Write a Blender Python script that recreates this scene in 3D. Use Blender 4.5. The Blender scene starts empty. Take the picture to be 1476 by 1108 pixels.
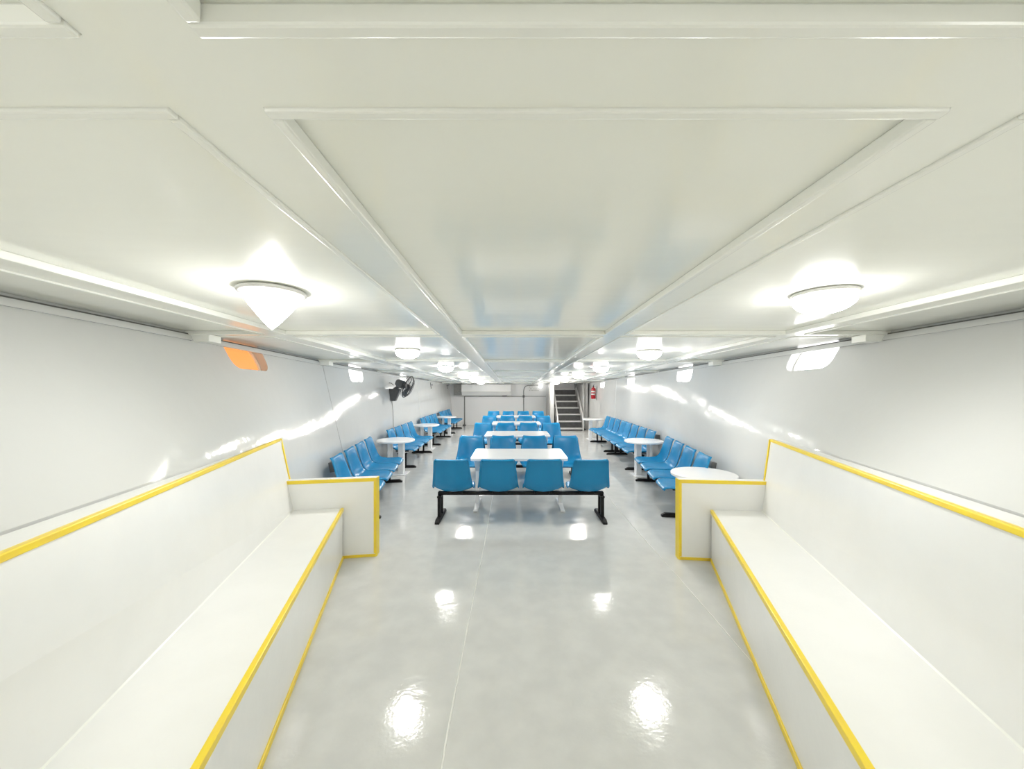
import bpy, bmesh, math, random
from mathutils import Vector, Matrix
random.seed(4)
S = bpy.context.scene
C = S.collection

# ------------------------------------------------------------------ camera, world, exposure
CAM_H = 1.5
cam_d = bpy.data.cameras.new('camera')
cam_d.sensor_fit = 'HORIZONTAL'
cam_d.sensor_width = 36.0
cam_d.lens = 36.0 * 540.0 / 1476.0
cam_d.shift_x = -2.0 / 1476.0
cam_d.shift_y = 6.0 / 1476.0
cam_d.clip_start = 0.02
cam = bpy.data.objects.new('camera', cam_d)
cam.location = (0, 0, CAM_H)
cam.rotation_euler = (math.pi / 2, 0, 0)
C.objects.link(cam)
S.camera = cam

world = bpy.data.worlds.new('world')
world.use_nodes = True
world.node_tree.nodes['Background'].inputs[0].default_value = (0.80, 0.88, 1.0, 1)
world.node_tree.nodes['Background'].inputs[1].default_value = 1.0
S.world = world
S.view_settings.view_transform = 'Standard'
S.view_settings.look = 'None'
S.view_settings.gamma = 1.0
S.view_settings.use_curve_mapping = False
S.view_settings.exposure = 0.0
S.cycles.max_bounces = 7
S.cycles.diffuse_bounces = 6
S.cycles.glossy_bounces = 4
LAMP = (45.0, 80.0, 134.0)   # radiance of the lamps' glass: raised towards the far end to even out the brightness
PANE = 3.0           # radiance of a daylit pane

# ------------------------------------------------------------------ materials
def new_mat(name):
    m = bpy.data.materials.new(name)
    m.use_nodes = True
    nt = m.node_tree
    return m, nt, nt.nodes['Principled BSDF']

def paint(name, col, rough=0.3, col2=None, nscale=3.0, bump=0.0, bscale=8.0, stretch=(1, 1, 1),
          metal=0.0, coat=0.0, rough2=None, rscale=5.0, spec=0.5, fine=0.0, fscale=90):
    m, nt, p = new_mat(name)
    N, L = nt.nodes, nt.links
    p.inputs['Base Color'].default_value = (*col, 1)
    p.inputs['Roughness'].default_value = rough
    p.inputs['Metallic'].default_value = metal
    p.inputs['Coat Weight'].default_value = coat
    p.inputs['Coat Roughness'].default_value = 0.05
    p.inputs['Specular IOR Level'].default_value = spec
    tc = N.new('ShaderNodeTexCoord')
    mp = N.new('ShaderNodeMapping')
    mp.inputs['Scale'].default_value = stretch
    L.new(tc.outputs['Object'], mp.inputs['Vector'])
    def noise(scale, detail=4):
        n = N.new('ShaderNodeTexNoise')
        n.inputs['Scale'].default_value = scale
        n.inputs['Detail'].default_value = detail
        L.new(mp.outputs['Vector'], n.inputs['Vector'])
        return n
    if col2:
        n = noise(nscale, 6)
        r = N.new('ShaderNodeValToRGB')
        r.color_ramp.elements[0].position = 0.38
        r.color_ramp.elements[1].position = 0.66
        r.color_ramp.elements[0].color = (*col, 1)
        r.color_ramp.elements[1].color = (*col2, 1)
        L.new(n.outputs['Fac'], r.inputs['Fac'])
        L.new(r.outputs['Color'], p.inputs['Base Color'])
    if rough2 is not None:
        n = noise(rscale, 5)
        r = N.new('ShaderNodeMapRange')
        r.inputs['From Min'].default_value = 0.35
        r.inputs['From Max'].default_value = 0.65
        r.inputs['To Min'].default_value = rough
        r.inputs['To Max'].default_value = rough2
        L.new(n.outputs['Fac'], r.inputs['Value'])
        L.new(r.outputs['Result'], p.inputs['Roughness'])
    if bump > 0:
        n = noise(bscale, 2)
        b = N.new('ShaderNodeBump')
        b.inputs['Strength'].default_value = 1.0
        b.inputs['Distance'].default_value = bump
        L.new(n.outputs['Fac'], b.inputs['Height'])
        last = b
        if fine > 0:
            n2 = noise(fscale, 2)
            b2 = N.new('ShaderNodeBump')
            b2.inputs['Strength'].default_value = 1.0
            b2.inputs['Distance'].default_value = fine
            L.new(n2.outputs['Fac'], b2.inputs['Height'])
            L.new(b.outputs['Normal'], b2.inputs['Normal'])
            last = b2
        L.new(last.outputs['Normal'], p.inputs['Normal'])
    return m

def emit(name, col, strength):
    m, nt, p = new_mat(name)
    p.inputs['Base Color'].default_value = (0.8, 0.8, 0.8, 1)
    p.inputs['Emission Color'].default_value = (*col, 1)
    p.inputs['Emission Strength'].default_value = strength
    p.inputs['Roughness'].default_value = 0.3
    return m

M = {}
M['ceil'] = paint('ceiling_gloss_paint', (0.93, 0.94, 0.875), 0.13, bump=0.0011, bscale=2.2, stretch=(1, 3.2, 1))
M['board'] = paint('ceiling_board_paint', (0.93, 0.94, 0.88), 0.14, bump=0.0009, bscale=3, stretch=(1, 3, 1))
M['mould'] = paint('moulding_paint', (0.90, 0.91, 0.86), 0.22, bump=0.0006, bscale=20)
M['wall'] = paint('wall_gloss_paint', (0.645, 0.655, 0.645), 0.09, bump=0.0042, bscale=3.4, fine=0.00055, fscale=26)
M['backwall'] = paint('back_wall_paint', (0.86, 0.86, 0.86), 0.3, bump=0.002, bscale=3)
M['floor'] = paint('grey_floor_paint', (0.585, 0.59, 0.575), 0.05, col2=(0.635, 0.64, 0.62), nscale=6.5,
                   bump=0.0010, bscale=14, rough2=0.15, rscale=4.0, fine=0.00030, fscale=70)
M['seam'] = paint('floor_seam_filler', (0.80, 0.80, 0.76), 0.3, bump=0.001, bscale=40)
M['bench'] = paint('bench_white_laminate', (0.89, 0.895, 0.88), 0.24, col2=(0.87, 0.875, 0.86), nscale=5, bump=0.0003, bscale=30)
M['yellow'] = paint('yellow_edge_paint', (0.92, 0.71, 0.04), 0.3, col2=(0.90, 0.66, 0.07), nscale=14)
M['blue'] = paint('blue_fibreglass', (0.006, 0.215, 0.46), 0.26, col2=(0.008, 0.24, 0.50), nscale=4, spec=0.38)
M['black'] = paint('black_painted_steel', (0.006, 0.006, 0.007), 0.5, col2=(0.014, 0.014, 0.014), nscale=30, spec=0.25)
M['table'] = paint('white_table_laminate', (0.86, 0.86, 0.86), 0.2, col2=(0.84, 0.84, 0.85), nscale=6)
M['tleg'] = paint('white_enamelled_steel', (0.82, 0.83, 0.84), 0.25, bump=0.0003, bscale=30)
M['lampwhite'] = paint('lamp_base_white', (0.85, 0.85, 0.83), 0.3, bump=0.0002, bscale=40)
M['glow'] = emit('lit_lamp_glass', (1.0, 0.985, 0.955), LAMP[0])
M['glow_b'] = emit('lit_lamp_glass_bright', (1.0, 0.97, 0.93), LAMP[1])
M['glow_c'] = emit('lit_lamp_glass_brightest', (1.0, 0.945, 0.885), LAMP[2])
M['dimglow'] = emit('lit_small_lamp_glass', (1.0, 0.985, 0.955), 5.0)
M['cable'] = paint('pale_cable', (0.45, 0.45, 0.44), 0.4, col2=(0.5, 0.5, 0.5), nscale=20)
M['pane'] = emit('daylit_pane', (1.0, 0.97, 1.0), PANE)
M['orange'] = emit('daylit_orange_pane', (1.0, 0.42, 0.13), 0.88)
M['orange'].node_tree.nodes['Principled BSDF'].inputs['Base Color'].default_value = (0.45, 0.14, 0.03, 1)
M['fan'] = paint('grey_fan_plastic', (0.10, 0.105, 0.105), 0.4, col2=(0.12, 0.12, 0.12), nscale=20)
M['fandark'] = paint('dark_fan_plastic', (0.03, 0.032, 0.033), 0.4, col2=(0.04, 0.04, 0.04), nscale=20)
M['steel'] = paint('stair_grey_steel', (0.27, 0.27, 0.265), 0.38, col2=(0.32, 0.32, 0.31), nscale=9)
M['riser'] = paint('stair_riser_grey', (0.06, 0.06, 0.06), 0.5, col2=(0.08, 0.08, 0.08), nscale=9)
M['nosing'] = paint('stair_nosing_steel', (0.62, 0.62, 0.60), 0.3, col2=(0.56, 0.56, 0.55), nscale=20)
M['chrome'] = paint('handrail_steel', (0.74, 0.74, 0.73), 0.2, metal=0.3, col2=(0.68, 0.68, 0.68), nscale=12)
M['column'] = paint('column_grey_paint', (0.50, 0.50, 0.49), 0.3, col2=(0.46, 0.46, 0.45), nscale=6)
M['duct'] = paint('duct_white_paint', (0.84, 0.84, 0.83), 0.3, bump=0.0008, bscale=5)
M['conduit'] = paint('grey_conduit', (0.22, 0.22, 0.21), 0.4, col2=(0.27, 0.27, 0.26), nscale=20)
M['red'] = paint('extinguisher_red', (0.42, 0.012, 0.02), 0.25, col2=(0.36, 0.01, 0.02), nscale=9)
M['lab'] = paint('label_white', (0.85, 0.85, 0.83), 0.4, col2=(0.78, 0.78, 0.77), nscale=60)
M['grey'] = paint('grey_plastic', (0.16, 0.165, 0.165), 0.4, col2=(0.2, 0.2, 0.2), nscale=20)
M['gap'] = paint('dark_joint_filler', (0.10, 0.10, 0.095), 0.6, col2=(0.16, 0.16, 0.15), nscale=20)
M['shaft'] = paint('stairwell_grey_paint', (0.35, 0.35, 0.34), 0.5, col2=(0.4, 0.4, 0.4), nscale=3)

# ------------------------------------------------------------------ helpers
def tag(o, label=None, cat=None, group=None, kind=None):
    if label: o['label'] = label
    if cat: o['category'] = cat
    if group: o['group'] = group
    if kind: o['kind'] = kind
    return o

def link(name, me, mat, parent=None):
    o = bpy.data.objects.new(name, me)
    if mat and not me.materials: me.materials.append(mat)
    C.objects.link(o)
    if parent: o.parent = parent
    return o

def empty(name, loc=(0, 0, 0), rz=0.0):
    o = bpy.data.objects.new(name, None)
    o.empty_display_size = 0.1
    o.location = loc
    o.rotation_euler = (0, 0, rz)
    C.objects.link(o)
    return o

def fin(bm, name, smooth=False, bevel=0.0, seg=2):
    if bevel > 0:
        bmesh.ops.remove_doubles(bm, verts=bm.verts, dist=1e-6)
        es = [e for e in bm.edges if len(e.link_faces) == 2 and e.calc_face_angle(0) > 0.6]
        bmesh.ops.bevel(bm, geom=es, offset=bevel, segments=seg, profile=0.5, affect='EDGES')
    bmesh.ops.recalc_face_normals(bm, faces=bm.faces)
    me = bpy.data.meshes.new(name)
    bm.to_mesh(me)
    bm.free()
    if smooth:
        for p in me.polygons: p.use_smooth = True
    return me

def add_loft(bm, loops, cap=True, close=True):
    rings = [[bm.verts.new(p) for p in lp] for lp in loops]
    n = len(rings[0])
    for a, b in zip(rings, rings[1:]):
        for i in range(n if close else n - 1):
            j = (i + 1) % n
            bm.faces.new((a[i], a[j], b[j], b[i]))
    if cap:
        bm.faces.new(rings[0][::-1])
        bm.faces.new(rings[-1])
    return rings

def loft(name, loops, mat, parent=None, bevel=0.0, smooth=False):
    bm = bmesh.new()
    add_loft(bm, loops)
    return link(name, fin(bm, name, smooth, bevel), mat, parent)

def add_box(bm, x0, x1, y0, y1, z0, z1):
    add_loft(bm, [[(x0, y0, z), (x1, y0, z), (x1, y1, z), (x0, y1, z)] for z in (z0, z1)])

def box(name, x0, x1, y0, y1, z0, z1, mat, parent=None, bevel=0.0):
    bm = bmesh.new()
    add_box(bm, min(x0, x1), max(x0, x1), min(y0, y1), max(y0, y1), min(z0, z1), max(z0, z1))
    return link(name, fin(bm, name, False, bevel), mat, parent)

def add_tube(bm, pts, r, n=8):
    pts = [Vector(p) for p in pts]
    loops = []
    ref = None
    for i, p in enumerate(pts):
        t = (pts[min(i + 1, len(pts) - 1)] - pts[max(i - 1, 0)]).normalized()
        if ref is None:
            ref = Vector((0, 0, 1)) if abs(t.z) < 0.9 else Vector((1, 0, 0))
        u = (ref - t * ref.dot(t)).normalized()
        ref = u
        v = t.cross(u)
        rr = r[i] if isinstance(r, (list, tuple)) else r
        loops.append([p + (u * math.cos(a) + v * math.sin(a)) * rr for a in [2 * math.pi * k / n for k in range(n)]])
    add_loft(bm, loops)

def tube(name, pts, r, mat, parent=None, n=10):
    bm = bmesh.new()
    add_tube(bm, pts, r, n)
    o = link(name, fin(bm, name, True), mat, parent)
    return o

def add_ring(bm, c, ax, R, r, n=28, m=6):
    c, ax = Vector(c), Vector(ax).normalized()
    u = ax.orthogonal().normalized(); v = ax.cross(u)
    vs = []
    for i in range(n):
        a = 2 * math.pi * i / n
        d = u * math.cos(a) + v * math.sin(a)
        vs.append([bm.verts.new(c + d * (R + r * math.cos(b)) + ax * r * math.sin(b)) for b in [2 * math.pi * k / m for k in range(m)]])
    for i in range(n):
        for k in range(m):
            bm.faces.new((vs[i][k], vs[(i + 1) % n][k], vs[(i + 1) % n][(k + 1) % m], vs[i][(k + 1) % m]))

def add_lathe(bm, prof, n=32, c=(0, 0, 0)):
    loops = [[(c[0] + r * math.cos(2 * math.pi * k / n), c[1] + r * math.sin(2 * math.pi * k / n), c[2] + z) for k in range(n)] for r, z in prof]
    add_loft(bm, loops)

def lathe(name, prof, mat, parent=None, n=32, smooth=True, c=(0, 0, 0)):
    bm = bmesh.new()
    add_lathe(bm, prof, n, c)
    return link(name, fin(bm, name, smooth), mat, parent)

def auto_smooth(o, ang=0.7):
    me = o.data
    bm = bmesh.new(); bm.from_mesh(me)
    for f in bm.faces: f.smooth = True
    for e in bm.edges:
        if len(e.link_faces) == 2: e.smooth = e.calc_face_angle(0) < ang
    bm.to_mesh(me); bm.free()
    return o

def copy_tree(o, parent=None):
    c = o.copy()
    C.objects.link(c)
    c.parent = parent
    for ch in list(o.children): copy_tree(ch, c)
    return c

def interp(tab, y):
    if y <= tab[0][0]:
        (a, p), (b, q) = tab[0], tab[1]
    elif y >= tab[-1][0]:
        return tab[-1][1]
    else:
        for (a, p), (b, q) in zip(tab, tab[1:]):
            if a <= y <= b: break
    return p + (q - p) * (y - a) / (b - a)

# ------------------------------------------------------------------ the hull: floor, walls, ceiling
Y0, Y1 = -1.3, 15.37
SL = 0.0185
def ceil_h(y): return 1.96 - SL * y

# hull curve: x of the inner wall face at the floor, at ledge height and at the ceiling
WL = {0.0: [(-1.3, -0.88), (1.15, -1.49), (2.93, -1.86), (5.1, -2.17), (6.2, -2.32), (7.0, -2.47), (7.5, -2.48)],
      1.06: [(-1.3, -1.00), (1.15, -1.575), (1.71, -1.70), (2.93, -1.975), (5.1, -2.42), (6.2, -2.50), (7.0, -2.55), (7.5, -2.56)],
      9.0: [(-1.3, -2.2), (1.72, -2.37), (2.76, -2.43), (5.1, -2.61), (7.5, -2.63)]}
WR = {0.0: [(-1.3, 0.85), (1.3, 1.66), (3.1, 2.18), (5.2, 2.42), (6.2, 2.55), (7.0, 2.68), (8.6, 2.74)],
      1.06: [(-1.3, 0.92), (1.31, 1.79), (1.77, 1.92), (3.1, 2.31), (5.2, 2.63), (6.2, 2.69), (7.0, 2.73), (8.6, 2.77)],
      9.0: [(-1.3, 2.7), (2.07, 2.79), (3.2, 2.80), (5.2, 2.81), (7.5, 2.81)]}
def wall_x(W, y, h):
    t = ceil_h(y)
    a, b, c = interp(W[0.0], y), interp(W[1.06], y), interp(W[9.0], y)
    if h <= 1.06: return a + (b - a) * h / 1.06
    return b + (c - b) * (h - 1.06) / (t - 1.06)

YS = [-1.3, -0.5, 0.3, 0.8, 1.2, 1.6, 2.0, 2.4, 2.8, 3.2, 3.8, 4.4, 5.1, 5.6, 6.2, 7.0, 7.5, 8.6, 9.5, 11.5, 13.5, 15.37]
def build_wall(name, W, s, label):
    bm = bmesh.new()
    loops = []
    for y in YS:
        t = ceil_h(y) + 0.09
        hs = [-0.05, 0.5, 1.06, 1.3, 1.55, t]
        inner = [(wall_x(W, y, h), y, h) for h in hs]
        outer = [(wall_x(W, y, h) + s * 0.10, y, h) for h in hs]
        loops.append(inner + outer[::-1])
    add_loft(bm, loops)
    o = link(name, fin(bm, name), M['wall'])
    tag(o, label, 'wall', kind='structure')
    return o

floor = box('floor', -2.9, 3.1, Y0 - 0.1, Y1 + 0.1, -0.12, 0.0, M['floor'])
tag(floor, 'grey glossy painted floor between the benches and under the chairs', 'floor', kind='structure')
for x, w in ((-0.285, 0.0055), (1.31, 0.004)):
    bm = bmesh.new()
    loops = []
    y = Y0
    while y < Y1 - 0.05:
        dx = 0.004 * math.sin(y * 2.3 + x) + random.uniform(-0.0015, 0.0015)
        ww = w * random.uniform(0.55, 1.15)
        loops.append([(x + dx - ww, y, 0.0), (x + dx - ww * 0.5, y, 0.0022), (x + dx + ww * 0.5, y, 0.0022), (x + dx + ww, y, 0.0)])
        y += 0.12
    add_loft(bm, loops)
    link('floor_seam', fin(bm, 'floor_seam', True), M['seam'], floor)

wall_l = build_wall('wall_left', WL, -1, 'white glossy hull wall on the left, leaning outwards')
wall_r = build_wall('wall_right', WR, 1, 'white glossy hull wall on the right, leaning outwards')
wall_b = box('wall_back', -2.95, 3.15, Y1, Y1 + 0.12, -0.05, 3.1, M['backwall'])
tag(wall_b, 'white far end wall behind the last seats', 'wall', kind='structure')
wall_f = box('wall_front', -2.95, 3.15, Y0 - 0.12, Y0, -0.05, 2.2, M['backwall'])
tag(wall_f, 'white end wall behind the viewer', 'wall', kind='structure')

# window openings
def rrect(w, h, r, n=5):
    pts = []
    for cx, cy, a0 in ((w / 2 - r, h / 2 - r, 0), (-w / 2 + r, h / 2 - r, 90), (-w / 2 + r, -h / 2 + r, 180), (w / 2 - r, -h / 2 + r, 270)):
        for k in range(n + 1):
            a = math.radians(a0 + 90 * k / n)
            pts.append((cx + r * math.cos(a), cy + r * math.sin(a)))
    return pts

def wall_frame(W, s, y, h):
    p = Vector((wall_x(W, y, h), y, h))
    dy = Vector((wall_x(W, y + 0.2, h) - wall_x(W, y - 0.2, h), 0.4, 0)).normalized()
    dh = Vector((wall_x(W, y, h + 0.05) - wall_x(W, y, h - 0.05), 0, 0.1)).normalized()
    n = dy.cross(dh).normalized()
    if n.x * s < 0: n = -n            # pointing outwards
    dh = n.cross(dy).normalized()
    if dh.z < 0: dh = -dh
    return p, dy, dh, n

WIN = [(WL, -1, 3.42, 'orange', 'orange backlit porthole high on the left wall near the cone lamp'),
       (WL, -1, 6.20, 'pane', 'bright porthole on the left wall between the wall seam and the fan'),
       (WL, -1, 8.95, 'pane', 'bright porthole on the left wall behind the fan'),
       (WR, 1, 3.46, 'pane', 'largest bright porthole on the right wall, nearest the viewer'),
       (WR, 1, 6.12, 'pane', 'second bright porthole from the viewer on the right wall'),
       (WR, 1, 8.95, 'pane', 'third bright porthole from the viewer on the right wall'),
       (WR, 1, 11.8, 'pane', 'farthest bright porthole on the right wall beside the extinguisher')]
cutters = {'l': [], 'r': []}
for i, (W, s, y, mk, lab) in enumerate(WIN):
    h = 1.80 - 0.0185 * (y - 3.4) * 0.9
    p, dy, dh, n = wall_frame(W, s, y, h)
    def pl(pts, d): return [p + dy * a + dh * b + n * d for a, b in pts]
    hole = rrect(0.56, 0.29, 0.10)
    bm = bmesh.new(); add_loft(bm, [pl(hole, -0.35), pl(hole, 0.35)])
    cutters['l' if s < 0 else 'r'].append(link('cut', fin(bm, 'cut'), None))
    root = empty('window_%d' % (i + 1), p)
    tag(root, lab, 'window', kind='structure')
    inv = lambda pts: [q - p for q in pts]
    o = loft('pane', [inv(pl(rrect(0.555, 0.285, 0.0975), 0.088)), inv(pl(rrect(0.555, 0.285, 0.0975), 0.096))], M[mk], root)
    bm = bmesh.new()
    A, B = rrect(0.556, 0.286, 0.098), rrect(0.530, 0.260, 0.086)
    lo = [inv(pl(A, 0.070)), inv(pl(B, 0.070)), inv(pl(B, 0.0875)), inv(pl(A, 0.0875))]
    add_loft(bm, lo + [lo[0]], cap=False)
    bmesh.ops.remove_doubles(bm, verts=bm.verts, dist=1e-5)
    link('window_frame', fin(bm, 'window_frame'), M['mould'], root)

def cut(wall, cs):
    for c in cs:
        m = wall.modifiers.new('cut', 'BOOLEAN')
        m.object = c; m.operation = 'DIFFERENCE'; m.solver = 'EXACT'
    dg = bpy.context.evaluated_depsgraph_get()
    me = bpy.data.meshes.new_from_object(wall.evaluated_get(dg))
    wall.modifiers.clear()
    wall.data = me
    for c in cs: bpy.data.objects.remove(c)
cut(wall_l, cutters['l'])
cut(wall_r, cutters['r'])
for w in (wall_l, wall_r): auto_smooth(w, 0.5)

# ceiling: one slab, recessed panels, boards between them and mouldings along the panel edges (local frame lies in the slope)
ceiling_rot = -math.atan(SL)
REC = 0.022
bm = bmesh.new()
add_box(bm, -2.78, 1.42, Y0 - 0.1, Y1 + 0.1, REC + 0.02, REC + 0.08)
add_box(bm, 1.42, 2.98, Y0 - 0.1, 13.9, REC + 0.02, REC + 0.08)
ceiling = link('ceiling', fin(bm, 'ceiling'), M['ceil'])
ceiling.location = (0, 0, 1.96)
ceiling.rotation_euler = (ceiling_rot, 0, 0)
tag(ceiling, 'low white glossy ceiling with framed panels and boards', 'ceiling', kind='structure')
XB = [(-1.86, -1.71), (-0.55, -0.40), (0.70, 0.83), (2.04, 2.17)]
YB = [(0.478, 0.598), (2.80, 2.91), (5.00, 5.11), (7.20, 7.31), (9.40, 9.51), (11.60, 11.71), (13.80, 13.91)]
XC = [(-2.74, -1.86), (-1.71, -0.55), (-0.40, 0.70), (0.83, 2.04), (2.17, 2.94)]
ends = [Y0] + [v for b in YB for v in b] + [Y1]
YC = [(ends[i], ends[i + 1]) for i in range(0, len(ends), 2)]
for i, (x0, x1) in enumerate(XC):
    for j, (y0, y1) in enumerate(YC):
        if j == len(YC) - 1 and i >= 3: continue
        box('ceiling_panel', x0, x1, y0, y1, REC, REC + 0.02, M['ceil'], ceiling)
        w = 0.016 if i in (0, 4) else 0.02
        b, t = -0.007, REC
        if i > 0: box('moulding', x0, x0 + w, y0 + w, y1 - w, b, t, M['mould'], ceiling, 0.004)
        if i < 4: box('moulding', x1 - w, x1, y0 + w, y1 - w, b, t, M['mould'], ceiling, 0.004)
        if j > 0: box('moulding', x0, x1, y0, y0 + w, b, t, M['mould'], ceiling, 0.004)
        if j < len(YC) - 1: box('moulding', x0, x1, y1 - w, y1, b, t, M['mould'], ceiling, 0.004)
for k, (x0, x1) in enumerate(XB):
    box('ceiling_board', x0, x1, Y0, Y1 if k < 2 else 13.80, 0.0, REC + 0.02, M['board'], ceiling)
if True:
    box('ceiling_board', XB[2][0], XB[2][1], 13.91, Y1, 0.0, REC + 0.02, M['board'], ceiling)
for k, (y0, y1) in enumerate(YB):
    xs = [v for p in [(-2.76, -1.86), (-1.71, -0.55), (-0.40, 0.70), (0.83, 2.04), (2.17, 2.96)] for v in (p,)]
    for (x0, x1) in xs:
        box('ceiling_board', x0, x1, y0, y1, 0.0, REC + 0.02, M['board'], ceiling)
# stairwell above the ceiling
well = empty('trim_3', (2.1, 14.6, 1.7))
tag(well, 'grey stairwell shaft above the steel stairs', 'stairwell', kind='structure')
def wbox(n, x0, x1, y0, y1, z0, z1): box(n, x0 - 2.1, x1 - 2.1, y0 - 14.6, y1 - 14.6, z0 - 1.7, z1 - 1.7, M['shaft'], well)
wbox('shaft_panel', 1.36, 1.42, 13.9, Y1, 1.80, 3.0)
wbox('shaft_panel', 2.98, 3.04, 13.9, Y1, 1.80, 3.0)
wbox('shaft_panel', 1.36, 3.04, 13.84, 13.9, 1.83, 3.0)
wbox('shaft_panel', 1.36, 3.04, 13.84, Y1, 3.0, 3.06)

# cornice strips at the top of both walls, following the hull, and end blocks of the first full beam
for W, s, nm, lab in ((WL, -1, 'trim_1', 'white cornice strip along the top of the left wall'), (WR, 1, 'trim_2', 'white cornice strip along the top of the right wall')):
    ys = [y for y in YS]
    def strip(ta, tb, th):
        loops = []
        for y in ys:
            a, b = ceil_h(y) - ta, ceil_h(y) - tb
            xa, xb = wall_x(W, y, a), wall_x(W, y, b)
            loops.append([(xb + s * 0.01, y, b), (xb - s * th, y, b), (xa - s * th, y, a), (xa + s * 0.01, y, a)])
        return loops
    o = loft(nm, strip(0.006, 0.05, 0.018), M['wall'])
    tag(o, lab, 'trim', kind='structure')
    loft('joint_gap', strip(-0.004, 0.006, 0.016), M['gap'], o)
    for y in (2.855, 5.055):
        x = wall_x(W, y, 1.88)
        c = ceil_h(y)
        box('end_block', x, x - s * 0.15, y - 0.06, y + 0.06, c - 0.055, c - 0.001, M['mould'], o, 0.004)
# seams on the walls
for W, s, y, par, w in ((WL, -1, 5.1, wall_l, 0.007), (WL, -1, 10.2, wall_l, 0.003), (WR, 1, 10.2, wall_r, 0.003)):
    loops = []
    for h in (0.0, 0.3, 0.6, 0.9, 1.06, 1.3, 1.6, ceil_h(y) - 0.05):
        x = wall_x(W, y, h)
        loops.append([(x + s * 0.004, y - w, h), (x - s * 0.004, y - w, h), (x - s * 0.004, y + w, h), (x + s * 0.004, y + w, h)])
    loft('wall_seam', loops, M['cable'] if w > 0.005 else M['mould'], par)

# ------------------------------------------------------------------ built-in benches with yellow edging
def built_in(s, F, J, T, zend, panel_in, panel_out, W, label):
    """s side; F/J/T x of seat front, seat-back joint, backrest top as (x, y, slope)"""
    fx = lambda L, y: L[0] + L[2] * (y - L[1])
    ya, yb = -1.15, zend
    root = empty('built_in_bench', (fx(F, 1.0), 1.0, 0))
    tag(root, label, 'bench', 'built-in benches')
    O = Vector(root.location)
    def L8(name, a, b, mat, bevel=0.0):
        return loft(name, [[Vector(p) - O for p in a], [Vector(p) - O for p in b]], mat, root, bevel)
    SH, BH = 0.447, 1.06
    # front panel, seat, backrest, ledge: cross-sections at both ends
    def sec(fn): return fn(ya), fn(yb)
    a, b = sec(lambda y: [(fx(F, y) + s * 0.006, y, 0), (fx(F, y) + s * 0.026, y, 0), (fx(F, y) + s * 0.026, y, SH - 0.02), (fx(F, y) + s * 0.006, y, SH - 0.02)])
    L8('front_panel', a, b, M['bench'])
    a, b = sec(lambda y: [(fx(F, y) + s * 0.004, y, SH - 0.02), (fx(J, y) + s * 0.03, y, SH - 0.02), (fx(J, y) + s * 0.03, y, SH), (fx(F, y) + s * 0.004, y, SH)])
    L8('seat', a, b, M['bench'])
    a, b = sec(lambda y: [(fx(J, y), y, SH), (fx(J, y) + s * 0.03, y, SH), (fx(T, y) + s * 0.03, y, BH - 0.004), (fx(T, y), y, BH - 0.004)])
    L8('backrest', a, b, M['bench'])
    # small bead where seat and backrest meet
    a, b = sec(lambda y: [(fx(J, y) - s * 0.006, y, SH), (fx(J, y), y, SH), (fx(J, y) + s * 0.001, y, SH + 0.006)])
    L8('joint_bead', a, b, M['mould'])
    # ledge between backrest and wall, stopping just short of the hull
    def led(y):
        w = wall_x(W, y, BH - 0.02) - s * 0.014
        t = fx(T, y) + s * 0.020
        if (w - t) * s < 0.01: w = t + s * 0.01
        return [(t, y, BH - 0.022), (w, y, BH - 0.022), (w, y, BH - 0.006), (t, y, BH - 0.006)]
    bm = bmesh.new()
    ys = [-1.15, -0.5, 0.2, 0.8, 1.2, 1.71, 2.3, 2.93, yb]
    add_loft(bm, [[Vector(p) - O for p in led(y)] for y in ys])
    link('ledge', fin(bm, 'ledge'), M['bench'], root)
    # yellow edging
    a, b = sec(lambda y: [(fx(F, y) - s * 0.004, y, SH - 0.026), (fx(F, y) + s * 0.006, y, SH - 0.026), (fx(F, y) + s * 0.022, y, SH + 0.004), (fx(F, y) - s * 0.004, y, SH + 0.004)])
    L8('seat_edge_trim', a, b, M['yellow'], 0.003)
    a, b = sec(lambda y: [(fx(F, y) - s * 0.006, y, 0), (fx(F, y) + s * 0.008, y, 0), (fx(F, y) + s * 0.008, y, 0.026), (fx(F, y) - s * 0.003, y, 0.026)])
    L8('base_trim', a, b, M['yellow'], 0.003)
    a, b = sec(lambda y: [(fx(T, y) - s * 0.009, y, BH - 0.020), (fx(T, y) + s * 0.001, y, BH - 0.021), (fx(T, y) + s * 0.022, y, BH + 0.003), (fx(T, y) - s * 0.006, y, BH + 0.004)])
    L8('backrest_top_trim', a, b, M['yellow'], 0.004)
    # yellow edge down the end of the backrest
    y = yb
    j, t = fx(J, y), fx(T, y)
    L8('backrest_end_trim', [(j - s * 0.006, y, SH), (j + s * 0.014, y, SH), (j + s * 0.014, y + 0.012, SH), (j - s * 0.006, y + 0.012, SH)],
       [(t - s * 0.010, y, BH), (t + s * 0.010, y, BH), (t + s * 0.010, y + 0.012, BH), (t - s * 0.010, y + 0.012, BH)], M['yellow'])
    xw = wall_x(W, y, 0.3) - s * 0.01
    L8('backrest_end_panel', [(j + s * 0.01, y - 0.012, 0), (xw, y - 0.012, 0), (xw, y, 0), (j + s * 0.01, y, 0)],
       [(t + s * 0.01, y - 0.012, BH - 0.01), (wall_x(W, y, BH) - s * 0.006, y - 0.012, BH - 0.01), (wall_x(W, y, BH) - s * 0.006, y, BH - 0.01), (t + s * 0.01, y, BH - 0.01)], M['bench'])
    # end panel (arm), a thick board standing across the end of the seat
    (xi, yi), (xo, yo) = panel_in, panel_out
    TH, AH = 0.075, 0.70
    q = [(xi, yi), (xo, yo), (xo, yo + TH), (xi, yi + TH)]
    L8('end_panel', [(x, y, 0) for x, y in q], [(x, y, AH - 0.004) for x, y in q], M['bench'])
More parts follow.
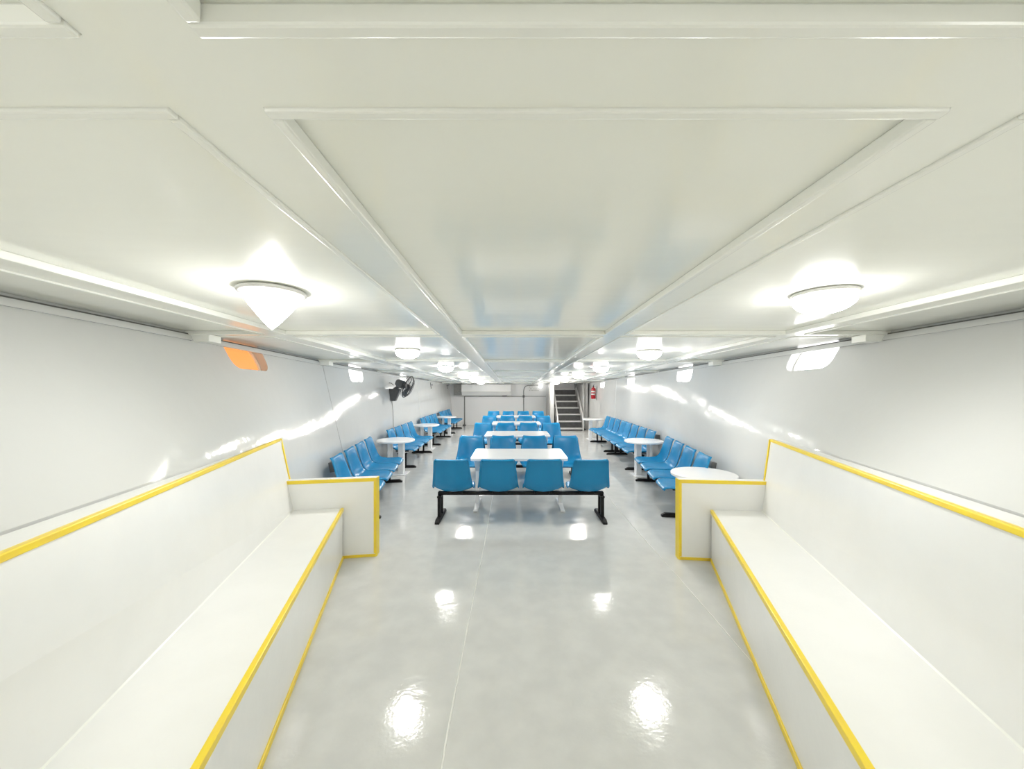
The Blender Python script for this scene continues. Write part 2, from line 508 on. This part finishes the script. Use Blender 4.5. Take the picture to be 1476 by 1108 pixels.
    d = Vector((xo - xi, yo - yi, 0)).normalized()
    nrm = Vector((0, -1, 0))
    def bar(name, p0, p1, w, dep, up):
        """flat bar on the panel's near face from p0 to p1, w wide towards 'up'"""
        p0, p1, up = Vector(p0), Vector(p1), Vector(up) * w
        f = nrm * dep
        L8(name, [p0 + f, p0 - nrm * 0.002, p0 + up - nrm * 0.002, p0 + up + f], [p1 + f, p1 - nrm * 0.002, p1 + up - nrm * 0.002, p1 + up + f], M['yellow'], 0.0015)
    I = Vector((xi, yi, 0)); Oo = Vector((xo, yo, 0))
    up = Vector((0, 0, 1))
    bar('end_panel_top_trim', I + up * (AH - 0.028), Oo + up * (AH - 0.028), 0.030, 0.006, up)
    bar('end_panel_side_trim', I + up * 0.03, I + up * (AH - 0.028), 0.014, 0.006, d)
    bar('end_panel_base_trim', I, I + d * ((fx(F, yi) - xi) / d.x - 0.004), 0.024, 0.006, up)
    # edge strips round the free side of the panel
    e = -d * 0.007
    L8('end_panel_edge_trim', [I + e, I + e + Vector((0, TH, 0)), I + Vector((0, TH, 0)), I],
       [p + up * AH for p in (I + e, I + e + Vector((0, TH, 0)), I + Vector((0, TH, 0)), I)], M['yellow'])
    k = I - d * 0.012
    L8('corner_foot_trim', [k, k + Vector((0, 0.03, 0)), I + Vector((0, 0.03, 0)), I + nrm * 0.009],
       [p + up * 0.06 for p in (k + d * 0.004, k + d * 0.004 + Vector((0, 0.03, 0)), I + Vector((0, 0.03, 0)), I + nrm * 0.007)], M['yellow'])
    q2 = [(xi, yi + 0.012), (xo, yo + 0.012), (xo, yo + TH), (xi, yi + TH)]
    L8('end_panel_cap', [(x, y, AH - 0.004) for x, y in q2], [(x, y, AH + 0.002) for x, y in q2], M['table'])
    return root

built_in(-1, (-0.874, 1.038, -0.276), (-1.307, 1.038, -0.2716), (-1.357, 0.99, -0.302), 3.30, (-1.235, 3.355), (-2.02, 3.225), WL,
         'white built-in bench with yellow edging along the left wall')
built_in(1, (0.98, 1.038, 0.331), (1.4847, 1.089, 0.3064), (1.579, 1.159, 0.313), 3.25, (1.462, 3.29), (2.20, 3.22), WR,
         'white built-in bench with yellow edging along the right wall')

# ------------------------------------------------------------------ blue shell seats on black beams
PITCH = 0.51
def shell_mesh():
    prof = [(-0.082, 0.706, .158), (-0.078, 0.722, .172), (-0.066, 0.725, .178), (-0.054, 0.70, .184), (-0.040, 0.62, .192), (-0.022, 0.525, .202), (-0.006, 0.445, .212),
            (0.016, 0.388, .220), (0.055, 0.350, .224), (0.11, 0.334, .225), (0.20, 0.332, .224), (0.30, 0.345, .219), (0.38, 0.359, .208), (0.425, 0.360, .196), (0.448, 0.346, .184), (0.452, 0.330, .176)]
    curve = [0, .006, .012, .02, .032, .045, .058, .066, .066, .058, .048, .038, .026, .014, .006, 0]
    us = [-1, -0.97, -0.88, -0.7, -0.4, 0, 0.4, 0.7, 0.88, 0.97, 1]
    bm = bmesh.new()
    G = []
    for i, (y, z, w) in enumerate(prof):
        a, b = prof[max(i - 1, 0)], prof[min(i + 1, len(prof) - 1)]
        ty, tz = b[0] - a[0], b[1] - a[1]
        l = math.hypot(ty, tz); ny, nz = -tz / l, ty / l
        row = []
        for k, u in enumerate(us):
            off = curve[i] * abs(u) ** 2.2
            x = u * w
            if k in (0, len(us) - 1):
                x = math.copysign(w + 0.010, u)
                off -= 0.022
            row.append(bm.verts.new((x, y + ny * off, z + nz * off)))
        G.append(row)
    for a, b in zip(G, G[1:]):
        for k in range(len(us) - 1):
            bm.faces.new((a[k], a[k + 1], b[k + 1], b[k]))
    bmesh.ops.recalc_face_normals(bm, faces=bm.faces)
    bmesh.ops.solidify(bm, geom=list(bm.faces), thickness=0.006)
    return fin(bm, 'seat_shell', True)

def box_mesh(name, x0, x1, y0, y1, z0, z1, bevel=0.004):
    bm = bmesh.new(); add_box(bm, x0, x1, y0, y1, z0, z1)
    return fin(bm, name, False, bevel)

SHELL = shell_mesh(); SHELL.materials.append(M['blue'])
def leg_mesh():
    bm = bmesh.new()
    for y in (0.13, 0.25):
        add_box(bm, -0.018, 0.018, y - 0.018, y + 0.018, 0.04, 0.276)
    add_box(bm, -0.022, 0.022, 0.10, 0.28, 0.258, 0.276)
    return fin(bm, 'leg', False)
LEG = leg_mesh(); LEG.materials.append(M['black'])
bm = bmesh.new()
add_loft(bm, [[(-.024, -.02, 0), (.024, -.02, 0), (.024, .45, 0), (-.024, .45, 0)], [(-.024, -.02, .022), (.024, -.02, .022), (.024, .45, .022), (-.024, .45, .022)],
              [(-.022, .02, .046), (.022, .02, .046), (.022, .41, .046), (-.022, .41, .046)]])
FOOT = fin(bm, 'foot', False, 0.003); FOOT.materials.append(M['black'])
BEAM = box_mesh('beam', -1.5 * PITCH - 0.19, 1.5 * PITCH + 0.19, 0.16, 0.22, 0.276, 0.312); BEAM.materials.append(M['black'])
bm = bmesh.new()
add_box(bm, -0.10, -0.07, 0.08, 0.32, 0.312, 0.330)
add_box(bm, 0.07, 0.10, 0.08, 0.32, 0.312, 0.330)
add_box(bm, -0.10, 0.10, 0.165, 0.215, 0.310, 0.324)
BRK = fin(bm, 'seat_bracket'); BRK.materials.append(M['black'])

def seat_bench(loc, rz, span, label, group):
    r = empty('beam_bench', loc, rz)
    tag(r, label, 'bench', group)
    link('beam', BEAM, None, r)
    for sx in (-1, 1):
        l = link('leg', LEG, None, r); l.location = (sx * span / 2, 0, 0)
        f = link('foot', FOOT, None, l)
    for k in range(4):
        o = link('seat_shell', SHELL, None, r); o.location = ((k - 1.5) * PITCH, 0, 0)
        b = link('seat_bracket', BRK, None, o)
    return r

CX = 0.085
G1 = 'blue four-seat benches in the centre rows'
seat_bench((CX, 4.15, 0), 0, 1.86, 'blue four-seat bench nearest the viewer in the centre, backs turned to the viewer', G1)
FR = [6.02, 8.38, 10.57, 12.86]
ordn = ['first', 'second', 'third', 'farthest']
for i, y in enumerate(FR):
    seat_bench((CX, y, 0), math.pi, 1.86, '%s blue four-seat centre bench facing the viewer, %s' % (ordn[i],
               ['behind the nearest white table', 'behind the second white table', 'behind the third white table', 'in the last row']
               [i]), G1)
    if i < 3:
        seat_bench((CX, y + 0.21, 0), 0, 1.86, 'blue centre bench facing away, back to back with the %s bench facing the viewer' % ordn[i], G1)

def side_bench(p1, p2, s, label):
    p1, p2 = Vector((*p1, 0)), Vector((*p2, 0))
    d = (p2 - p1).normalized()
    n = Vector((d.y, -d.x, 0))
    if n.x * s > 0: n = -n
    span = (p2 - p1).length
    o = (p1 + p2) / 2 - n * 0.45
    seat_bench(o, math.atan2(n.y, n.x) - math.pi / 2, span, label, 'blue four-seat benches along the walls')
side_bench((-1.535, 4.34), (-1.784, 6.02), -1, 'blue four-seat bench at left wall, nearest, beside the built-in bench end')
side_bench((-1.85, 7.13), (-1.90, 8.76), -1, 'blue four-seat bench at left wall below the fan, second from the viewer')
side_bench((-1.925, 9.94), (-1.93, 11.57), -1, 'blue four-seat bench at left wall, third from the viewer')
side_bench((-1.94, 12.53), (-1.93, 14.12), -1, 'blue four-seat bench at left wall, farthest, by the end wall')
side_bench((1.736, 4.40), (1.985, 6.09), 1, 'blue four-seat bench at right wall, nearest, beside the built-in bench end')
side_bench((2.065, 6.93), (2.12, 8.53), 1, 'blue four-seat bench at right wall just beyond the middle round table')
side_bench((2.145, 8.90), (2.154, 10.52), 1, 'blue four-seat bench at right wall, farthest, towards the stairs')

# ------------------------------------------------------------------ centre tables
def rect_table():
    r = empty('dining_table', (0, 0, 0))
    pts = rrect(1.17, 0.72, 0.05)
    bm = bmesh.new()
    add_loft(bm, [[(x, y, 0.638) for x, y in pts], [(x, y, 0.672) for x, y in pts]])
    link('table_top', fin(bm, 'table_top', False, 0.006), M['table'], r)
    for sx in (-1, 1):
        bm = bmesh.new()
        def sq(z, wx, wy, cx=0.0, cy=0.0): return [(cx - wx, cy - wy, z), (cx + wx, cy - wy, z), (cx + wx, cy + wy, z), (cx - wx, cy + wy, z)]
        add_loft(bm, [sq(0.03, 0.024, 0.045), sq(0.20, 0.021, 0.04), sq(0.45, 0.021, 0.04), sq(0.638, 0.03, 0.16)])
        l = link('leg', fin(bm, 'leg', False, 0.004), M['tleg'], r)
        l.location = (sx * 0.53, 0, 0)
        bm = bmesh.new()
        add_loft(bm, [[(-.03, y, 0), (.03, y, 0), (.026, y, h), (-.026, y, h)] for y, h in ((-.27, .022), (-.18, .03), (-.05, .045), (.05, .045), (.18, .03), (.27, .022))])
        link('foot', fin(bm, 'foot', False, 0.003), M['tleg'], l)
    box('stretcher', -0.51, 0.51, -0.018, 0.018, 0.60, 0.637, M['tleg'], r)
    return r
TY = [4.81, 6.97, 9.17, 11.35]
base = None
for i, y in enumerate(TY):
    t = rect_table() if base is None else copy_tree(base)
    base = base or t
    t.location = (0.07, y, 0)
    tag(t, ['white rectangular table nearest the viewer, behind the nearest blue bench', 'white rectangular table second from the viewer in the centre',
            'white rectangular table third from the viewer in the centre', 'white rectangular table farthest from the viewer, before the last centre row'][i], 'table', 'white centre tables')

def round_table(s):
    """s: direction of the wall"""
    r = empty('round_table', (0, 0, 0))
    lathe('table_top', [(0.0, 0.572), (0.318, 0.572), (0.325, 0.578), (0.325, 0.598), (0.319, 0.604), (0.0, 0.604)], M['table'], r, 40, False)
    auto_smooth(r.children[0])
    box('leg', -s * 0.10 - 0.045, -s * 0.10 + 0.045, -0.06, 0.06, 0.014, 0.572, M['tleg'], r, 0.006)
    for y in (-0.07, 0.07):
        box('leg', s * 0.10 - 0.02, s * 0.10 + 0.02, y - 0.018, y + 0.018, 0.014, 0.572, M['tleg'], r, 0.004)
    box('base_plate', -0.20, 0.20, -0.16, 0.16, 0.0, 0.014, M['tleg'], r, 0.004)
    return r
pl_ = None; pr_ = None
for x, y, lab in ((-2.07, 6.60, 'white round table at left wall nearest the viewer, between two blue benches'),
                  (-2.18, 9.35, 'white round table at left wall, middle one beyond the fan'),
                  (-2.16, 12.05, 'white round table at left wall farthest from the viewer')):
    t = round_table(-1) if pl_ is None else copy_tree(pl_)
    pl_ = pl_ or t
    t.location = (x, y, 0); tag(t, lab, 'table', 'white round side tables')
for x, y, lab in ((2.02, 3.98, 'white round table just behind the right built-in bench end panel'),
                  (2.26, 6.50, 'white round table at right wall between two blue benches'),
                  (2.39, 11.15, 'white round table at right wall beside the stairs')):
    t = round_table(1) if pr_ is None else copy_tree(pr_)
    pr_ = pr_ or t
    t.location = (x, y, 0); tag(t, lab, 'table', 'white round side tables')

# ------------------------------------------------------------------ ceiling lamps
def lamp_dome(glow='glow'):
    r = empty('ceiling_lamp')
    lathe('lamp_base', [(0.0, 0.0), (0.126, 0.0), (0.130, -0.006), (0.129, -0.016), (0.120, -0.020), (0.0, -0.020)], M['lampwhite'], r, 36)
    lathe('lamp_glass', [(0.119, -0.018), (0.121, -0.030)] + [(0.121 * math.cos(a), -0.032 - 0.066 * math.sin(a)) for a in [math.radians(d) for d in range(10, 90, 10)]] + [(0.004, -0.098)], M[glow], r, 36)
    return r
def lamp_cone():
    r = empty('ceiling_lamp')
    lathe('lamp_base', [(0.0, 0.0), (0.128, 0.0), (0.138, -0.006), (0.138, -0.016), (0.118, -0.022), (0.0, -0.022)], M['lampwhite'], r, 36)
    lathe('lamp_glass', [(0.116, -0.020), (0.112, -0.036), (0.094, -0.068), (0.060, -0.114), (0.022, -0.160), (0.003, -0.178)], M['glow'], r, 36)
    return r
dome = {}
LY = [-0.5, 1.71, 3.9, 6.1, 8.3, 10.5, 12.7]
RY = [-0.47, 1.75, 4.0, 6.2, 8.4, 10.6, 12.8]
nth = ['behind', 'nearest', 'second', 'third', 'fourth', 'fifth', 'farthest']
for side, x, ys in (('left', -1.1, LY), ('right', 1.45, RY)):
    for i, y in enumerate(ys):
        if side == 'left' and i == 1:
            o = lamp_cone()
            lab = 'lit ceiling lamp with pointed cone glass, nearest in the left row'
        else:
            g = 'glow' if i < 2 else 'glow_b' if i < 4 else 'glow_c'
            o = copy_tree(dome[g]) if g in dome else lamp_dome(g)
            dome.setdefault(g, o)
            lab = 'lit white dome ceiling lamp, %s from the viewer in the %s row' % (nth[i], side)
            if i == 0: lab = 'added unseen dome ceiling lamp continuing the %s row, above and behind the viewer' % side  # unseen lamps added to continue the rows and brighten the near end
            if i == 1: lab = 'lit white dome ceiling lamp nearest the viewer in the right row'
        o.location = (x, y, ceil_h(y) + REC - 0.0015)
        o.rotation_euler = (ceiling_rot, 0, 0)
        tag(o, lab, 'lamp', 'ceiling lamps')
# small lamp at the end wall
o = empty('wall_lamp', (1.10, Y1, 1.60))
lathe('lamp_base', [(0.0, 0.0), (0.06, 0.0), (0.06, 0.03), (0.0, 0.03)], M['lampwhite'], o, 24)
lathe('lamp_glass', [(0.05, 0.028), (0.07, 0.06), (0.075, 0.09), (0.06, 0.13), (0.03, 0.148), (0.002, 0.15)], M['dimglow'], o, 24)
for c in o.children: c.rotation_euler = (math.pi / 2, 0, 0)
tag(o, 'small lit round lamp on the end wall left of the stairs', 'lamp')

# ------------------------------------------------------------------ wall fan
fy = 7.9
fp = Vector((wall_x(WL, fy, 1.40), fy, 1.40))
fan = empty('wall_fan', fp)
tag(fan, 'dark grey wall fan tilted down on the left wall', 'fan')
def fl(p): return Vector(p) - fp
x0 = fp.x
loft('wall_bracket', [[fl(p) for p in ((wall_x(WL, fy, 1.24) - .02, fy - .05, 1.24), (wall_x(WL, fy, 1.24) + .10, fy - .05, 1.24), (wall_x(WL, fy, 1.24) + .10, fy + .05, 1.24), (wall_x(WL, fy, 1.24) - .02, fy + .05, 1.24))],
                      [fl(p) for p in ((wall_x(WL, fy, 1.50) - .02, fy - .075, 1.50), (x0 + .23, fy - .075, 1.50), (x0 + .23, fy + .075, 1.50), (wall_x(WL, fy, 1.50) - .02, fy + .075, 1.50))]], M['fan'], fan, 0.012)
axis = Vector((0.92, -0.07, -0.38)).normalized()
hub = Vector((-2.155, 7.66, 1.535))
mot = hub - axis * 0.12
tube('neck', [fl((x0 + .09, fy - .01, 1.49)), fl((x0 + .14, fy - .03, 1.52)), fl(mot - axis * 0.06 + Vector((0, 0, -0.05)))], 0.035, M['fan'], fan)
tube('motor_housing', [fl(hub - axis * d) for d in (0.27, 0.262, 0.23, 0.15, 0.09, 0.05)], [0.03, 0.06, 0.078, 0.085, 0.08, 0.05], M['fan'], fan, 20)
tube('hub', [fl(hub + axis * d) for d in (-0.05, -0.02, 0.03, 0.055)], [0.055, 0.055, 0.05, 0.02], M['fandark'], fan, 18)
u = axis.orthogonal().normalized(); v = axis.cross(u)
for k in range(4):
    a = k * math.pi / 2 + 0.5
    bm = bmesh.new()
    loops = []
    for r_, w_, tw in ((0.045, 0.03, 0.5), (0.09, 0.055, 0.42), (0.14, 0.07, 0.34), (0.185, 0.066, 0.28), (0.205, 0.035, 0.25)):
        dr = u * math.cos(a) + v * math.sin(a)
        dt = (-u * math.sin(a) + v * math.cos(a))
        ch = dt * math.cos(tw) + axis * math.sin(tw)
        nn = dr.cross(ch).normalized() * 0.003
        c = hub + dr * r_ + dt * 0.01
        loops.append([fl(c - ch * w_ - nn), fl(c + ch * w_ - nn), fl(c + ch * w_ + nn), fl(c - ch * w_ + nn)])
    add_loft(bm, loops)
    link('blade', fin(bm, 'blade'), M['fandark'], fan)
bm = bmesh.new()
add_ring(bm, fl(hub), axis, 0.228, 0.010)
for d, R_ in ((0.07, 0.05), (0.068, 0.12), (0.05, 0.18), (0.02, 0.215), (-0.05, 0.215), (-0.075, 0.16), (-0.085, 0.10)):
    add_ring(bm, fl(hub + axis * d), axis, R_, 0.0022, 28, 5)
for k in range(16):
    a = 2 * math.pi * k / 16
    dr = u * math.cos(a) + v * math.sin(a)
    add_tube(bm, [fl(hub + axis * d + dr * R_) for d, R_ in ((0.07, 0.03), (0.068, 0.12), (0.05, 0.18), (0.0, 0.228), (-0.05, 0.215), (-0.075, 0.16), (-0.085, 0.08))], 0.002, 4)
link('guard', fin(bm, 'guard', True), M['fandark'], fan)
pts = []
for k in range(9):
    h = 1.24 - k * 0.11
    pts.append((wall_x(WL, fy + 0.02, max(h, 0.2)) + 0.008, fy + 0.02 + 0.015 * math.sin(k), h))
cb = tube('power_cable', pts, 0.006, M['cable'], None, 6)
tag(cb, 'thin grey cable hanging down the left wall below the fan', 'cable')
pts = [(wall_x(WL, fy - .02, 1.62) + .008, fy - .06, 1.62), (wall_x(WL, fy, 1.60) + .05, fy - .03, 1.615), (wall_x(WL, fy, 1.56) + .09, fy - .03, 1.57)]
tube('pull_cord', [fl(p) for p in pts], 0.006, M['fandark'], fan, 6)

# socket boxes behind the benches, hooks high on the left wall
def on_wall(W, s, y, h, w, hh, d, name, mat, label, cat, lid=True):
    p, dy, dh, n = wall_frame(W, s, y, h)
    r = empty(name, p)
    def q(W_, H_, d0): return [dy * a + dh * b - n * d0 for a, b in ((-W_, -H_), (W_, -H_), (W_, H_), (-W_, H_))]
    loft('body', [q(w, hh, -0.004), q(w, hh, d)], mat, r, 0.004)
    if lid: loft('cover', [q(w * .85, hh * .85, d), q(w * .8, hh * .8, d + 0.006)], M['conduit'], r)
    tag(r, label, cat)
on_wall(WL, -1, 4.52, 0.56, 0.07, 0.06, 0.10, 'socket_box', M['grey'], 'grey socket box on left wall behind the nearest blue bench', 'socket box')
on_wall(WR, 1, 6.95, 0.60, 0.05, 0.05, 0.05, 'socket_box', M['grey'], 'dark grey socket box on right wall behind the second blue bench', 'socket box')
on_wall(WR, 1, 4.55, 0.57, 0.045, 0.04, 0.05, 'socket_box', M['grey'], 'dark grey socket box on right wall behind the nearest blue bench', 'socket box')
for y, lab in ((11.85, 'small dark hook high on the left wall beyond the fan'), (14.75, 'small dark hook high on the left wall by the end wall')):
    p, dy, dh, n = wall_frame(WL, -1, y, 1.60)
    r = empty('wall_hook', p)
    loft('plate', [[dy * a + dh * b - n * d for a, b in ((-.015, -.10), (.015, -.10), (.015, .10), (-.015, .10))] for d in (-0.002, 0.01)], M['fandark'], r)
    tube('hook', [-n * 0.008 + dh * 0.03, -n * 0.05 + dh * 0.0, -n * 0.07 + dh * 0.03], 0.008, M['fandark'], r, 6)
    tag(r, lab, 'hook')

# ------------------------------------------------------------------ end wall fittings
dct = empty('air_duct', (-1.08, Y1, 1.15))
tag(dct, 'white boxed air duct hung under the ceiling at the end wall', 'duct')
def dl(p): return (p[0] + 1.08, p[1] - Y1, p[2] - 1.15)
DX0, DX1 = -2.06, -0.10
yf = 14.85
loft('body', [[dl(p) for p in ((x, yf, 1.395), (x, yf + 0.16, 1.22), (x, Y1 - .001, 1.22), (x, Y1 - .001, 1.66), (x, yf, 1.67))] for x in (DX0, DX1)], M['duct'], dct)
box('bottom_lip', DX0 + 1.08, DX1 + 1.08, yf - 0.02 - Y1, yf - Y1, 1.385 - 1.15, 1.41 - 1.15, M['mould'], dct)
box('side_lip', DX1 - 0.20 + 1.08, DX1 - 0.17 + 1.08, yf - 0.012 - Y1, yf - Y1, 1.42 - 1.15, 1.655 - 1.15, M['mould'], dct)
box('latch', DX1 - 0.36 + 1.08, DX1 - 0.15 + 1.08, yf + 0.14 - Y1, yf + 0.19 - Y1, 1.205 - 1.15, 1.222 - 1.15, M['fandark'], dct)
box('side_shade', -2.40 + 1.08, DX0 + 1.08, 15.05 - Y1, -0.001, 1.24 - 1.15, 1.665 - 1.15, M['conduit'], dct)  # dark box put in for the shadow between duct and left wall

def pipe(name, pts, r, label):
    o = tube(name, pts, r, M['conduit'], None, 8)
    tag(o, label, 'pipe')
    return o
yw = Y1 - 0.022
pipe('conduit_pipe', [(-2.00, yw, 0.05), (-2.00, yw, 0.6), (-2.00, yw, 1.19)], 0.020, 'vertical grey conduit at the left end of the end wall')
pipe('conduit_pipe', [(0.42, yw, 1.237), (0.42, yw, 1.30), (0.42, yw, 1.40), (0.44, yw, 1.52), (0.50, yw, 1.60), (0.62, yw, 1.635), (1.05, yw, 1.64)], 0.015, 'grey conduit above the junction box on the end wall, bending right under the ceiling')
pipe('conduit_pipe', [(0.42, yw, 0.0), (0.42, yw, 0.6), (0.42, yw, 1.133)], 0.015, 'vertical grey conduit in the middle of the end wall below the junction box')
pipe('conduit_pipe', [(-1.98, yw, 1.195), (-0.8, yw, 1.19), (0.378, yw, 1.185)], 0.012, 'horizontal grey conduit below the air duct')
pipe('conduit_pipe', [(0.462, yw, 1.185), (1.0, yw, 1.185), (1.33, yw, 1.185)], 0.009, 'horizontal thin conduit from the middle conduit towards the stairs')
jb = empty('junction_box', (0.42, Y1, 1.185))
box('body', -0.04, 0.04, -0.06, 0.0, -0.05, 0.05, M['conduit'], jb, 0.004)
box('cover', -0.032, 0.032, -0.066, -0.06, -0.042, 0.042, M['grey'], jb)
tag(jb, 'small grey junction box on the end wall conduit', 'junction box')
pf = lathe('pipe_flange', [(0.0, 0.0), (0.07, 0.0), (0.065, 0.025), (0.03, 0.04), (0.0, 0.04)], M['fandark'], None, 16, False)
pf.location = (-2.00, Y1 - 0.075, 0)
tag(pf, 'dark flange on the floor under the left end wall conduit', 'flange')
vg = empty('vent_grille', (0.85, Y1, 1.50))
box('plate', -0.22, 0.22, -0.008, 0.0, -0.11, 0.11, M['duct'], vg)
for j in range(3):
    for i in range(7):
        o = lathe('hole', [(0.0, 0.0), (0.013, 0.0), (0.013, 0.002), (0.0, 0.002)], M['grey'], vg, 10, False)
        o.rotation_euler = (math.pi / 2, 0, 0)
        o.location = (-0.18 + 0.06 * i + (0.03 if j % 2 else 0), -0.008, -0.065 + 0.065 * j)
tag(vg, 'white perforated vent plate on the end wall by the small lamp', 'vent')

# ------------------------------------------------------------------ stairs and their enclosure
st = empty('steel_stairs', (2.02, 13.3, 0))
tag(st, 'steep grey steel stairs with handrails in the far right corner', 'stairs')
NX0, NX1, RISE, RUN = -0.46, 0.46, 0.232, 0.29
nst = 9
for k in range(nst):
    y, z = k * RUN, 0.10 + k * RISE
    if y + RUN > 2.03: break
    t = box('tread', NX0, NX1, y + 0.012, y + RUN + 0.03, z - 0.03, z, M['steel'], st)
    box('nosing', NX0, NX1, y - 0.004, y + 0.012, z - 0.045, z + 0.002, M['nosing'], t)
    if k: box('riser', NX0, NX1, y + 0.035, y + 0.045, z - RISE, z - 0.031, M['riser'], st)
    else: box('riser', NX0, NX1, y + 0.03, y + 0.04, 0.0, z - 0.031, M['riser'], st)
last = k
for sx in (-1, 1):
    x = sx * 0.475
    ang = RISE / RUN
    xr = sx * 0.452
    def sl(y, o): return 0.10 + y * ang + o
    bm = bmesh.new()
    add_loft(bm, [[(xx, -0.03, 0.0), (xx, 0.15, 0.0), (xx, 2.03, sl(2.03, -0.24)), (xx, 2.03, sl(2.03, 0.06)), (xx, -0.03, sl(-0.03, 0.06))] for xx in (x - 0.012, x + 0.012)])
    link('stringer', fin(bm, 'stringer'), M['steel'], st)
    r = tube('handrail', [(xr, -0.06, 0.0), (xr, -0.06, 0.35), (xr, 0.0, 0.48), (xr, 0.08, 0.56), (xr, 1.0, sl(1.0, 0.40)), (xr, 1.98, sl(1.98, 0.40))], 0.03, M['chrome'], st)
    for yy in (0.5, 1.0, 1.5):
        tube('rail_post', [(xr, yy, sl(yy, 0.0)), (xr, yy, sl(yy, 0.40))], 0.018, M['chrome'], r, 8)

sp = empty('stair_enclosure', (1.36, 13.32, 0))
tag(sp, 'light grey column and side panel left of the stairs', 'column')
ch = ceil_h(13.32)
box('column', -0.055, 0.085, 0.0, 0.10, 0.0, ch - 0.002, M['column'], sp, 0.008)
box('side_panel', -0.02, 0.02, 0.10, Y1 - 13.32 - 0.002, 0.0, ceil_h(15.3) - 0.02, M['column'], sp)
box('door_edge', -0.095, -0.06, 0.02, 0.05, 0.0, ch - 0.05, M['conduit'], sp)
sp2 = empty('stair_enclosure', (2.66, 13.7, 0))
tag(sp2, 'grey side panel right of the stairs beside the extinguisher', 'panel')
def ep(x, y, z): return (x - 2.66, y - 13.7, z)
wx0 = wall_x(WR, 13.7, 0.0); wx1 = wall_x(WR, 13.7, 1.7)
loft('side_panel', [[ep(2.53, 13.7, z), ep(2.57, 13.7, z), ep(2.57, Y1 - .002, z), ep(2.53, Y1 - .002, z)] for z in (0, ceil_h(15.3) - 0.02)], M['column'], sp2)
box('front_panel', 2.57 - 2.66, wall_x(WR, 13.7, 0.0) - 0.02 - 2.66, 0.0, 0.03, 0.0, ceil_h(13.7) - 0.004, M['column'], sp2)
tube('post', [ep(2.56, 13.66, 0), ep(2.56, 13.66, 0.9), ep(2.56, 13.66, ceil_h(13.66) - 0.002)], 0.035, M['column'], sp2)
lathe('post_foot', [(0.0, 0.0), (0.08, 0.0), (0.075, 0.03), (0.04, 0.05), (0.0, 0.05)], M['fandark'], sp2, 16, False, ep(2.56, 13.66, 0))

# ------------------------------------------------------------------ fire extinguisher
ey = 12.55
ex = empty('fire_extinguisher', (wall_x(WR, ey, 1.22) - 0.10, ey, 1.16))
tag(ex, 'red fire extinguisher hanging on the right wall by the stairs', 'extinguisher')
lathe('cylinder', [(0.0, 0.0), (0.065, 0.0), (0.075, 0.012), (0.075, 0.31), (0.066, 0.345), (0.04, 0.37), (0.022, 0.38), (0.022, 0.40), (0.0, 0.40)], M['red'], ex, 24)
for z0, z1 in ((0.13, 0.18), (0.22, 0.27)):
    bm = bmesh.new()
    lp = []
    for k in range(9):
        a = math.radians(180 + 10 + 14 * k)
        lp.append([(0.0755 * math.cos(a), 0.0755 * math.sin(a), z0), (0.0775 * math.cos(a), 0.0775 * math.sin(a), z0), (0.0775 * math.cos(a), 0.0775 * math.sin(a), z1), (0.0755 * math.cos(a), 0.0755 * math.sin(a), z1)])
    add_loft(bm, lp)
    link('label_plate', fin(bm, 'label_plate', True), M['lab'], ex)
box('valve', -0.02, 0.02, -0.02, 0.02, 0.40, 0.44, M['fandark'], ex, 0.004)
loft('lever', [[(-0.012, -0.015, 0.44), (0.012, -0.015, 0.44), (0.012, -0.015, 0.455), (-0.012, -0.015, 0.455)], [(-0.012, -0.11, 0.455), (0.012, -0.11, 0.455), (0.012, -0.11, 0.468), (-0.012, -0.11, 0.468)]], M['fandark'], ex)
tube('hose', [(0.0, 0.02, 0.42), (0.02, 0.08, 0.41), (0.03, 0.105, 0.33), (0.02, 0.10, 0.15), (0.01, 0.095, 0.06)], 0.012, M['fandark'], ex, 8)
xx = wall_x(WR, ey, 1.46) - ex.location.x
box('hanger', 0.0, xx + 0.01, -0.012, 0.012, 0.385, 0.40, M['fandark'], ex)
